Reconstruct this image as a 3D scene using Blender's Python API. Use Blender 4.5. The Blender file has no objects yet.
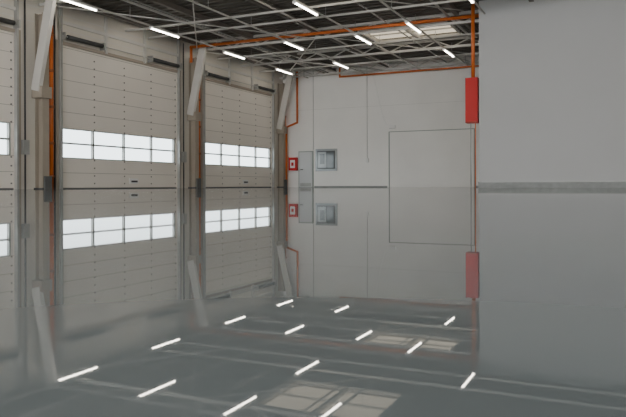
import bpy, bmesh, math
from mathutils import Vector, Matrix

# ------------------------------------------------------------------ materials
def mat(name, col, rough=0.6, metal=0.0, var=0.0, vscale=1.5, spec=0.5, coat=0.0, emis=None, estr=0.0):
    m = bpy.data.materials.new(name); m.use_nodes = True
    nt = m.node_tree; b = nt.nodes['Principled BSDF']
    b.inputs['Base Color'].default_value = (*col, 1)
    b.inputs['Roughness'].default_value = rough
    b.inputs['Metallic'].default_value = metal
    b.inputs['Specular IOR Level'].default_value = spec
    b.inputs['Coat Weight'].default_value = coat
    if emis:
        b.inputs['Emission Color'].default_value = (*emis, 1)
        b.inputs['Emission Strength'].default_value = estr
    if var > 0:
        tc = nt.nodes.new('ShaderNodeTexCoord')
        n = nt.nodes.new('ShaderNodeTexNoise'); n.inputs['Scale'].default_value = vscale
        n.inputs['Detail'].default_value = 4
        nt.links.new(tc.outputs['Object'], n.inputs['Vector'])
        r = nt.nodes.new('ShaderNodeValToRGB')
        r.color_ramp.elements[0].position = 0.3; r.color_ramp.elements[1].position = 0.7
        r.color_ramp.elements[0].color = (*[c*(1-var) for c in col], 1)
        r.color_ramp.elements[1].color = (*[min(1, c*(1+var)) for c in col], 1)
        nt.links.new(n.outputs['Fac'], r.inputs['Fac'])
        nt.links.new(r.outputs['Color'], b.inputs['Base Color'])
    return m

M = {}
M['wallw']  = mat('wall_white_panel', (.84,.82,.78), .7, var=.03, vscale=.6)
M['wallc']  = mat('wall_cream_panel', (.60,.56,.49), .65, var=.04, vscale=.8)
M['pier']   = mat('partition_grey_plaster', (.48,.48,.475), .85, var=.02, vscale=.5)
M['seam']   = mat('panel_seam', (.60,.58,.55), .8)
M['door']   = mat('sectional_door_enamel', (.80,.74,.66), .55, var=.02, vscale=.7)
M['doorseam']=mat('door_section_joint', (.45,.41,.36), .7)
M['rivet']  = mat('door_rivet', (.12,.11,.10), .5)
M['rubber'] = mat('black_rubber', (.10,.10,.095), .7)
M['dark']   = mat('dark_steel', (.06,.06,.06), .5, metal=.3)
M['grey']   = mat('galvanised_steel', (.40,.40,.38), .45, metal=.4, var=.08, vscale=3)
M['beam']   = mat('painted_beam', (.56,.54,.50), .5, var=.04)
M['haunch'] = mat('painted_haunch', (.62,.59,.54), .5, var=.04)
M['column'] = mat('painted_column', (.34,.29,.23), .6, var=.05)
M['white']  = mat('white_paint', (.78,.77,.74), .5)
M['orange'] = mat('orange_pipe_paint', (.58,.13,.015), .45, var=.08, vscale=2)
M['rust']   = mat('rust_primer_steel', (.32,.10,.03), .6, var=.12, vscale=3)
M['red']    = mat('red_enamel', (.52,.006,.004), .45, spec=.3)
M['deck']   = mat('roof_deck', (.11,.097,.083), .6, var=.06, vscale=1)
M['purlin'] = mat('purlin_dark', (.16,.14,.12), .6)
M['concrete']=mat('plinth_concrete', (.28,.29,.28), .7, var=.1, vscale=5)
M['steel']  = mat('stainless', (.30,.31,.31), .3, metal=.8)
M['pdoor']  = mat('personnel_door_paint', (.56,.565,.56), .5)
M['lamp']   = mat('fluorescent_tube', (1,1,1), .5, emis=(1,.93,.82), estr=25)
M['asphalt']= mat('yard_concrete', (.35,.35,.34), .9, var=.1, vscale=.3)
M['green']  = mat('frame_greengrey', (.28,.31,.28), .5)

# floor : glossy poured resin (satin body under a clear, slightly scuffed sealing coat)
def floor_mat():
    m = bpy.data.materials.new('polished_resin_floor'); m.use_nodes = True
    nt = m.node_tree; b = nt.nodes['Principled BSDF']
    tc = nt.nodes.new('ShaderNodeTexCoord')
    n = nt.nodes.new('ShaderNodeTexNoise'); n.inputs['Scale'].default_value = .5; n.inputs['Detail'].default_value = 5
    nt.links.new(tc.outputs['Object'], n.inputs['Vector'])
    r = nt.nodes.new('ShaderNodeValToRGB')
    r.color_ramp.elements[0].position=.3; r.color_ramp.elements[0].color=(.080,.092,.092,1)
    r.color_ramp.elements[1].position=.7; r.color_ramp.elements[1].color=(.088,.100,.100,1)
    nt.links.new(n.outputs['Fac'], r.inputs['Fac']); nt.links.new(r.outputs['Color'], b.inputs['Base Color'])
    b.inputs['Roughness'].default_value = .5
    b.inputs['Specular IOR Level'].default_value = .1
    b.inputs['Coat Weight'].default_value = .82
    b.inputs['Coat IOR'].default_value = 1.58
    b.inputs['Coat Roughness'].default_value = .016
    n2 = nt.nodes.new('ShaderNodeTexNoise'); n2.inputs['Scale'].default_value = 1.3; n2.inputs['Detail'].default_value = 1
    nt.links.new(tc.outputs['Object'], n2.inputs['Vector'])
    bp = nt.nodes.new('ShaderNodeBump'); bp.inputs['Strength'].default_value=.1; bp.inputs['Distance'].default_value=.001
    nt.links.new(n2.outputs['Fac'], bp.inputs['Height']); nt.links.new(bp.outputs['Normal'], b.inputs['Coat Normal'])
    return m
M['floor'] = floor_mat()

def pane_mat(name, tr, gl=.06):
    m = bpy.data.materials.new(name); m.use_nodes = True
    nt = m.node_tree; nt.nodes.clear()
    o = nt.nodes.new('ShaderNodeOutputMaterial'); t = nt.nodes.new('ShaderNodeBsdfTransparent')
    g = nt.nodes.new('ShaderNodeBsdfGlossy'); mx = nt.nodes.new('ShaderNodeMixShader')
    t.inputs['Color'].default_value = (*tr,1); g.inputs['Roughness'].default_value=.05
    mx.inputs[0].default_value = gl
    nt.links.new(t.outputs[0], mx.inputs[1]); nt.links.new(g.outputs[0], mx.inputs[2]); nt.links.new(mx.outputs[0], o.inputs[0])
    return m
M['pane'] = pane_mat('acrylic_pane', (.76,.80,.81))
M['sky']  = pane_mat('skylight_polycarbonate', (.40,.37,.32))
M['glassdark'] = mat('dark_glass', (.08,.095,.10), .1, spec=.8)

# ------------------------------------------------------------------ mesh builder
class B:
    def __init__(s, name): s.name=name; s.bm=bmesh.new(); s.mats=[]
    def mi(s,k):
        if k not in s.mats: s.mats.append(k)
        return s.mats.index(k)
    def box(s, k, x0,x1,y0,y1,z0,z1):
        v=[s.bm.verts.new(p) for p in ((x0,y0,z0),(x1,y0,z0),(x1,y1,z0),(x0,y1,z0),(x0,y0,z1),(x1,y0,z1),(x1,y1,z1),(x0,y1,z1))]
        i=s.mi(k)
        for f in ((3,2,1,0),(4,5,6,7),(0,1,5,4),(1,2,6,5),(2,3,7,6),(3,0,4,7)):
            s.bm.faces.new([v[a] for a in f]).material_index=i
    def bar(s,k,p,q,w,h,up=(0,0,1)):
        p=Vector(p); q=Vector(q); d=(q-p).normalized(); up=Vector(up)
        if abs(d.dot(up))>.98: up=Vector((0,1,0))
        r=d.cross(up).normalized(); u=r.cross(d).normalized(); i=s.mi(k)
        v=[]
        for c in (p,q):
            for a,b in ((-1,-1),(1,-1),(1,1),(-1,1)):
                v.append(s.bm.verts.new(c+r*a*w/2+u*b*h/2))
        for f in ((3,2,1,0),(4,5,6,7),(0,1,5,4),(1,2,6,5),(2,3,7,6),(3,0,4,7)):
            s.bm.faces.new([v[a] for a in f]).material_index=i
    def ibeam(s,k,p,q,w,h,t=.02,up=(0,0,1)):
        p=Vector(p); q=Vector(q); d=(q-p).normalized(); up=Vector(up)
        r=d.cross(up).normalized(); u=r.cross(d).normalized()
        s.bar(k,p,q,t,h-2*t,up)
        s.bar(k,p+u*(h-t)/2,q+u*(h-t)/2,w,t,up)
        s.bar(k,p-u*(h-t)/2,q-u*(h-t)/2,w,t,up)
    def cyl(s,k,p,q,r,n=12,r2=None):
        p=Vector(p); q=Vector(q); d=(q-p); L=d.length; i=s.mi(k)
        mt=Matrix.Translation((p+q)/2) @ d.to_track_quat('Z','Y').to_matrix().to_4x4()
        res=bmesh.ops.create_cone(s.bm,cap_ends=True,segments=n,radius1=r,radius2=r if r2 is None else r2,depth=L,matrix=mt)
        fs=set(f for v in res['verts'] for f in v.link_faces)
        for f in fs:
            f.material_index=i
            if len(f.verts)==4: f.smooth=True
    def pipe(s,k,pts,r,n=10):
        for a,b in zip(pts[:-1],pts[1:]): s.cyl(k,a,b,r,n)
        for a in pts[1:-1]:
            res=bmesh.ops.create_uvsphere(s.bm,u_segments=n,v_segments=6,radius=r*1.12,matrix=Matrix.Translation(a))
            i=s.mi(k)
            for f in set(f for v in res['verts'] for f in v.link_faces): f.material_index=i; f.smooth=True
    def done(s):
        me=bpy.data.meshes.new(s.name); s.bm.normal_update(); s.bm.to_mesh(me); s.bm.free()
        for k in s.mats: me.materials.append(M[k])
        o=bpy.data.objects.new(s.name,me); bpy.context.scene.collection.objects.link(o)
        return o

# ------------------------------------------------------------------ dimensions
XW=-19.0; YB=35.86; H=7.0; XR=14.0; YF=-6.0
DOORS=[(9.2,16.3),(18.3,25.4),(27.45,34.5)]
DH=5.35
COLS=[8.1,17.3,26.42,35.3]

b=B('floor'); b.box('floor',XW-.3,XR+.3,YF,YB+.3,-.2,0); b.done()
b=B('ground_outside'); b.box('asphalt',-120,XW-.3,-60,120,-.5,-.25); b.done()

b=B('wall_left')
ys=[YF]+[v for d in DOORS for v in d]+[YB+.3]
for i in range(0,len(ys),2):
    b.box('wallc',XW-.25,XW,ys[i],ys[i+1],0,DH)
b.box('wallc',XW-.25,XW,YF,YB+.3,DH,H)
for z in (5.9,6.45):
    b.box('seam',XW,XW+.004,YF,YB,z-.012,z+.012)
b.done()

b=B('wall_back')
b.box('wallw',XW,XR,YB,YB+.25,0,H)
b.box('seam',XW,XR,YB-.003,YB,4.594,4.606)
b.done()
b=B('baseboard_back')
b.box('concrete',-16.9,-12.35,YB-.03,YB,0,.07); b.box('concrete',-7.4,-5.1,YB-.03,YB,0,.07); b.done()
b=B('wall_right'); b.box('wallw',XR,XR+.3,YF,YB,0,H); b.done()

b=B('wall_partition')
b.box('pier',-5.1,XR,25.3,25.6,.22,H)
b.box('pier',-5.1,-4.8,25.6,YB,.22,H)
b.done()
b=B('baseboard_partition')
b.box('concrete',-5.13,XR,25.27,25.6,0,.20); b.box('concrete',-5.13,-4.8,25.6,YB,0,.20)
b.box('grey',-5.14,XR,25.26,25.6,.20,.22); b.box('grey',-5.14,-4.8,25.6,YB,.20,.22)
b.done()

# ceiling w/ skylight holes + corrugated ribs
SC=[(-10.95,-6.9),(1.0,5.0)]; SR=[(0.5,3.5),(9.6,12.6),(18.7,21.7),(27.85,30.6)]  # second SC strip: out-of-view skylights, added to let more daylight in
SKY=[(x0,x1,y0,y1) for x0,x1 in SC for y0,y1 in SR if not (x0>0 and y0>25)]
b=B('ceiling')
b.box('deck',XW,-10.95,YF,YB,H,H+.15); b.box('deck',-6.9,1.0,YF,YB,H,H+.15); b.box('deck',5.0,XR,YF,YB,H,H+.15)
yy=[YF]+[v for s in SR for v in s]+[YB]
for (x0,x1) in SC:
    for i in range(0,len(yy),2): b.box('deck',x0,x1,yy[i],yy[i+1],H,H+.15)
b.box('deck',1,5,27.85,30.6,H,H+.15)
def insky(y): return any(s[0]-.1<y<s[1]+.1 for s in SR)
y=-5.8
while y<YB-.2:
    if insky(y):
        b.box('deck',XW,-10.95,y-.06,y+.06,H-.05,H); b.box('deck',-6.9,1.0,y-.06,y+.06,H-.05,H); b.box('deck',5,XR,y-.06,y+.06,H-.05,H)
    else: b.box('deck',XW,XR,y-.06,y+.06,H-.05,H)
    y+=.4
b.done()
for s in SKY:
    b=B('skylight')
    x0,x1,y0,y1=s
    b.box('sky',x0,x1,y0,y1,H+.08,H+.09)
    for x in (x0,(x0+x1)/2,x1): b.box('beam',x-.06,x+.06,y0,y1,H-.06,H+.08)
    for y in (y0,y1): b.box('beam',x0,x1,y-.05,y+.05,H-.06,H+.08)
    b.box('beam',x0,x1,(y0+y1)/2-.025,(y0+y1)/2+.025,H,H+.06)
    b.done()

b=B('roof_purlins')
for x in (-18.4,-15.5,-12.3,-6.1,-3.2,-.2,5.8,8.8,11.8):
    b.ibeam('purlin',(x,YF,H-.16),(x,YB,H-.16),.16,.22)
b.done()
def truss(y,x0,x1):
    b=B('roof_truss')
    zb,zt=6.53,6.9
    b.bar('beam',(x0,y,zb),(x1,y,zb),.10,.10)
    b.bar('beam',(x0,y,zt),(x1,y,zt),.11,.11)
    n=int((x1-x0)/1.5); dx=(x1-x0)/n
    for i in range(n):
        a=x0+i*dx
        b.bar('beam',(a,y,zt-.05),(a+dx/2,y,zb),.05,.05)
        b.bar('beam',(a+dx/2,y,zb),(a+dx,y,zt-.05),.05,.05)
    b.done()
truss(-1,XW+.1,XR); truss(8.1,XW+.1,XR); truss(17.3,XW+.1,XR); truss(26.42,XW+.1,-5.15); truss(30.85,XW+.1,-5.15); truss(35.3,XW+.1,-5.15)
b=B('ceiling_cross_members')
for y in (12.7,21.85,23.3,28.7,33):
    x1=-5.15 if y>25 else XR
    b.bar('beam',(XW+.02,y,6.55),(x1,y,6.55),.06,.07)
for (ya,yb) in ((17.3,26.42),(26.42,35.3)):
    b.cyl('beam',(-18.6,ya,6.5),(-12.4,yb,6.5),.025,8)
    b.cyl('beam',(-12.4,ya,6.5),(-18.6,yb,6.5),.025,8)
    b.cyl('beam',(-12.4,ya,6.62),(-5.6,yb if yb>30 else 25.0,6.62),.02,8)
b.done()
b=B('ceiling_service_pipes')
for x,r,k in ((-16.2,.05,'beam'),(-15.95,.03,'grey'),(-12.0,.04,'beam'),(-8.9,.03,'grey'),(-6.4,.045,'beam')):
    b.cyl(k,(x,YF+.5,6.7),(x,YB-.1,6.7),r,8)
b.done()

# lighting rows
rows={-17.15:[11.2,16.4,21.2,26.5,31.6],-13.6:[11.0,16.2,25.8,31.2],-10.35:[11,15.9,20.4,26.0],
      -7.75:[11,16.4,24.8,30.5],-4.85:[11,16,21.2],4:[11,16,21]}
for x,L in rows.items():
    b=B('light_trunking'); ye=YB-.3 if x<-5.2 else 25.1
    b.box('beam',x-.03,x+.03,YF+1,ye,6.42,6.47)
    yy=YF+2
    while yy<ye:
        b.cyl('grey',(x,yy,6.47),(x,yy,H-.05),.012,6); yy+=3.0
    b.done()
    for y in L:
        b=B('fluorescent_light')
        b.box('white',x-.05,x+.05,y,y+1.8,6.37,6.42)
        b.box('white',x-.06,x+.06,y-.03,y,6.32,6.42); b.box('white',x-.06,x+.06,y+1.8,y+1.83,6.32,6.42)
        b.cyl('lamp',(x,y,6.345),(x,y+1.8,6.345),.027,8)
        b.done()

# sectional doors
for k,(y0,y1) in enumerate(DOORS):
    b=B('sectional_door')
    x0,x1=XW-.16,XW-.06
    zw0,zw1=1.15,2.27
    b.box('door',x0,x1,y0,y1,.04,zw0); b.box('door',x0,x1,y0,y1,zw1,DH)
    b.box('rubber',x0,x1,y0,y1,0,.04)
    zs=[.6,1.15,2.27]+[2.27+.6*i for i in range(1,6)]
    for z in zs: b.box('doorseam',x1,x1+.006,y0,y1,z-.010,z+.010)
    n=4; w=(y1-y0)/n
    edge=.14
    b.box('door',x0,x1,y0,y0+edge,zw0,zw1); b.box('door',x0,x1,y1-edge,y1,zw0,zw1)
    zm=(zw0+zw1)/2
    b.box('grey',x0,x1+.01,y0+edge,y1-edge,zm-.03,zm+.03)
    b.box('grey',x0,x1+.01,y0+edge,y1-edge,zw0,zw0+.03); b.box('grey',x0,x1+.01,y0+edge,y1-edge,zw1-.03,zw1)
    for i in range(n+1):
        yc=min(max(y0+i*w,y0+edge+.02),y1-edge-.02)
        b.box('grey',x0,x1+.01,yc-.035,yc+.035,zw0,zw1)
    b.box('pane',x0+.045,x0+.055,y0+edge,y1-edge,zw0,zw1)
    for i in range(5):
        yc=y0+.1+i*(y1-y0-.2)/4
        z=.2
        while z<DH-.1:
            if not(zw0<z<zw1): b.box('rivet',x1,x1+.02,yc-.025,yc+.025,z-.025,z+.025)
            z+=.3
    b.box('dark',x1,x1+.07,(y0+y1)/2+.4,(y0+y1)/2+.75,.25,.33); b.box('white',x1,x1+.03,(y0+y1)/2+.3,(y0+y1)/2+.85,.2,.42)
    for y,sg in ((y0,-1),(y1,1)):
        b.box('grey',XW,XW+.1,y+sg*.02,y+sg*.1,0,6.9)
        b.box('grey',XW,XW+.14,y-.02,y+.02,0,6.9)
    zc=5.62
    b.cyl('grey',(XW+.2,y0-.05,zc),(XW+.2,y1+.05,zc),.02,8)
    for ya,yb in ((y0+.2,y0+2.0),(y1-2.0,y1-.2)): b.cyl('dark',(XW+.2,ya,zc),(XW+.2,yb,zc),.085,12)
    for yv in (y0+.02,y0+2.1,y1-2.1,y1-.02): b.box('grey',XW,XW+.28,yv-.03,yv+.03,zc-.14,zc+.14)
    b.box('beam',XW,XW+.08,y0-.1,y1+.1,6.1,6.22)
    for yv in ((y0*2+y1)/3,(y0+2*y1)/3): b.box('beam',XW+.0,XW+.1,yv-.05,yv+.05,5.4,6.9)
    b.done()
    b=B('trim_door_frame')
    b.box('column',XW,XW+.05,y0-.22,y0-.1,0,DH+.12); b.box('column',XW,XW+.05,y1+.1,y1+.22,0,DH+.12)
    b.box('column',XW,XW+.04,y0-.1,y1+.1,DH,DH+.12)
    b.done()

# steel columns with haunch
for y in COLS:
    b=B('steel_column')
    b.ibeam('column',(XW+.2,y,0),(XW+.2,y,6.2),.3,.36,.03,up=(1,0,0))
    b.box('dark',XW+.0,XW+.42,y-.2,y+.2,0,.04)
    b.bar('haunch',(XW+.2,y-.26,3.45),(XW+1.0,y-.26,6.9),.16,.36,up=(1,0,0))
    b.box('column',XW+.02,XW+.5,y-.3,y+.16,3.2,3.6)
    b.done()
    b=B('rainwater_downpipe')
    yo=y+.42
    b.cyl('orange',(XW+.16,yo,.0),(XW+.16,yo,5.9),.1,14)
    for z in (.4,1.6,2.9,4.2,5.5): b.cyl('rust',(XW+.16,yo,z),(XW+.16,yo,z+.1),.125,14); b.box('rust',XW,XW+.16,yo-.03,yo+.03,z,z+.08)
    b.done()
    b=B('column_guard')
    b.box('rubber',XW+.44,XW+.50,y-.16,y+.16,0,.45)
    b.done()
    if y<35:
        b=B('cable_conduit')
        for dy in (-.6,.72):
            b.cyl('dark',(XW+.04,y+dy,0),(XW+.04,y+dy,6.8),.03,8)
        b.box('grey',XW,XW+.14,y-.75,y-.5,1.2,1.7)
        b.done()

b=B('sprinkler_pipe')
b.pipe('orange',[(XW+.35,26.0,5.9),(XW+.35,26.0,6.62),(-17.3,26.0,6.62),(-5.2,26.0,6.62)],.07)
b.done()
b=B('sprinkler_pipe')
b.pipe('orange',[(-15.1,35.5,6.9),(-15.1,35.5,6.36),(-5.2,35.5,6.36)],.05)
b.done()
b=B('sprinkler_riser')
b.pipe('orange',[(-17.9,35.6,6.9),(-17.9,35.6,3.85),(-18.62,35.6,3.6),(-18.62,35.6,0)],.06)
b.done()
b=B('fire_hose_cabinet')
b.box('red',-18.5,-17.98+.0,YB-.22,YB,1.0,1.78)
b.box('white',-18.40,-18.08,YB-.235,YB-.22,1.15,1.62)
b.box('red',-18.32,-18.16,YB-.24,YB-.235,1.28,1.48)
b.done()
b=B('door_1')
b.box('green',-17.93,-16.95,YB-.05,YB,0,2.15)
b.box('pdoor',-17.86,-17.02,YB-.08,YB-.05,.02,2.08)
b.box('grey',-17.8,-17.08,YB-.085,YB-.08,.05,.25)
b.cyl('dark',(-17.75,YB-.12,1.05),(-17.6,YB-.12,1.05),.02,8); b.cyl('dark',(-17.75,YB-.13,1.05),(-17.75,YB-.07,1.05),.02,8)
b.done()
b=B('window_1')
b.box('steel',-16.8,-15.42,YB-.06,YB,.95,2.25)
b.box('dark',-16.68,-15.54,YB-.075,YB-.06,1.08,2.13)
b.box('glassdark',-16.62,-15.6,YB-.08,YB-.075,1.14,2.07)
b.box('steel',-16.64,-16.1,YB-.095,YB-.08,1.14,2.07)
b.box('glassdark',-16.5,-16.2,YB-.1,YB-.095,1.35,1.95)
b.done()
b=B('door_2')
b.box('wallw',-12.2,-7.5,YB-.03,YB,0,3.08)
b.box('green',-12.26,-12.2,YB-.05,YB,0,3.12); b.box('green',-7.5,-7.44,YB-.05,YB,0,3.12); b.box('green',-12.2,-7.5,YB-.05,YB,3.08,3.12)
b.done()
b=B('wall_conduit')
b.cyl('grey',(-13.55,YB-.03,1.6),(-13.55,YB-.03,6.9),.014,8); b.box('white',-13.63,-13.47,YB-.08,YB,1.4,1.65)
b.cyl('grey',(-16.95,YB-.03,2.2),(-16.95,YB-.03,6.9),.014,8)
b.done()
b=B('exit_light'); b.box('white',-12.2,-11.85,YB-.1,YB,3.3,3.48); b.box('grey',-12.2,-11.85,YB-.11,YB-.1,3.28,3.3); b.done()
b=B('hanging_cable')
pts=[]
for i in range(15):
    t=i/14; pts.append((-13.3+1.0*t,YB-.05,6.6-3.1*math.sin(t*math.pi/2)**1.6))
b.pipe('white',pts,.012,6); b.done()

b=B('red_fire_cabinet')
b.box('red',-5.62,-5.16,25.32,25.75,2.45,4.15)
b.box('rust',-5.60,-5.18,25.31,25.32,2.47,2.49)
b.box('red',-5.57,-5.21,25.30,25.32,2.52,4.08)
b.done()
b=B('sprinkler_drop_pipe')
b.pipe('orange',[(-5.36,25.5,4.16),(-5.36,25.5,6.95)],.07)
b.pipe('orange',[(-5.28,25.5,0),(-5.28,25.5,2.44)],.02)
b.pipe('grey',[(-5.45,25.5,0),(-5.45,25.5,2.44)],.02)
b.done()

# ------------------------------------------------------------------ world
w=bpy.data.worlds.new('overcast'); bpy.context.scene.world=w; w.use_nodes=True
nt=w.node_tree; bg=nt.nodes['Background']
tc=nt.nodes.new('ShaderNodeTexCoord'); sx=nt.nodes.new('ShaderNodeSeparateXYZ'); r=nt.nodes.new('ShaderNodeValToRGB')
nt.links.new(tc.outputs['Generated'],sx.inputs[0]); nt.links.new(sx.outputs['Z'],r.inputs['Fac']); nt.links.new(r.outputs['Color'],bg.inputs['Color'])
r.color_ramp.elements[0].position=0; r.color_ramp.elements[0].color=(.83,.84,.84,1)
r.color_ramp.elements[1].position=.5; r.color_ramp.elements[1].color=(.95,.97,1,1)
bg.inputs['Strength'].default_value=7.9

# ------------------------------------------------------------------ camera
th=math.atan(317/669)
cam=bpy.data.cameras.new('camera'); co=bpy.data.objects.new('camera',cam); bpy.context.scene.collection.objects.link(co)
cam.sensor_width=36; cam.lens=36*669/626; cam.shift_y=-23/626
cam.clip_start=.01; cam.clip_end=500
co.location=(0,0,.1); co.rotation_euler=(math.pi/2,math.radians(.15),th)
bpy.context.scene.camera=co
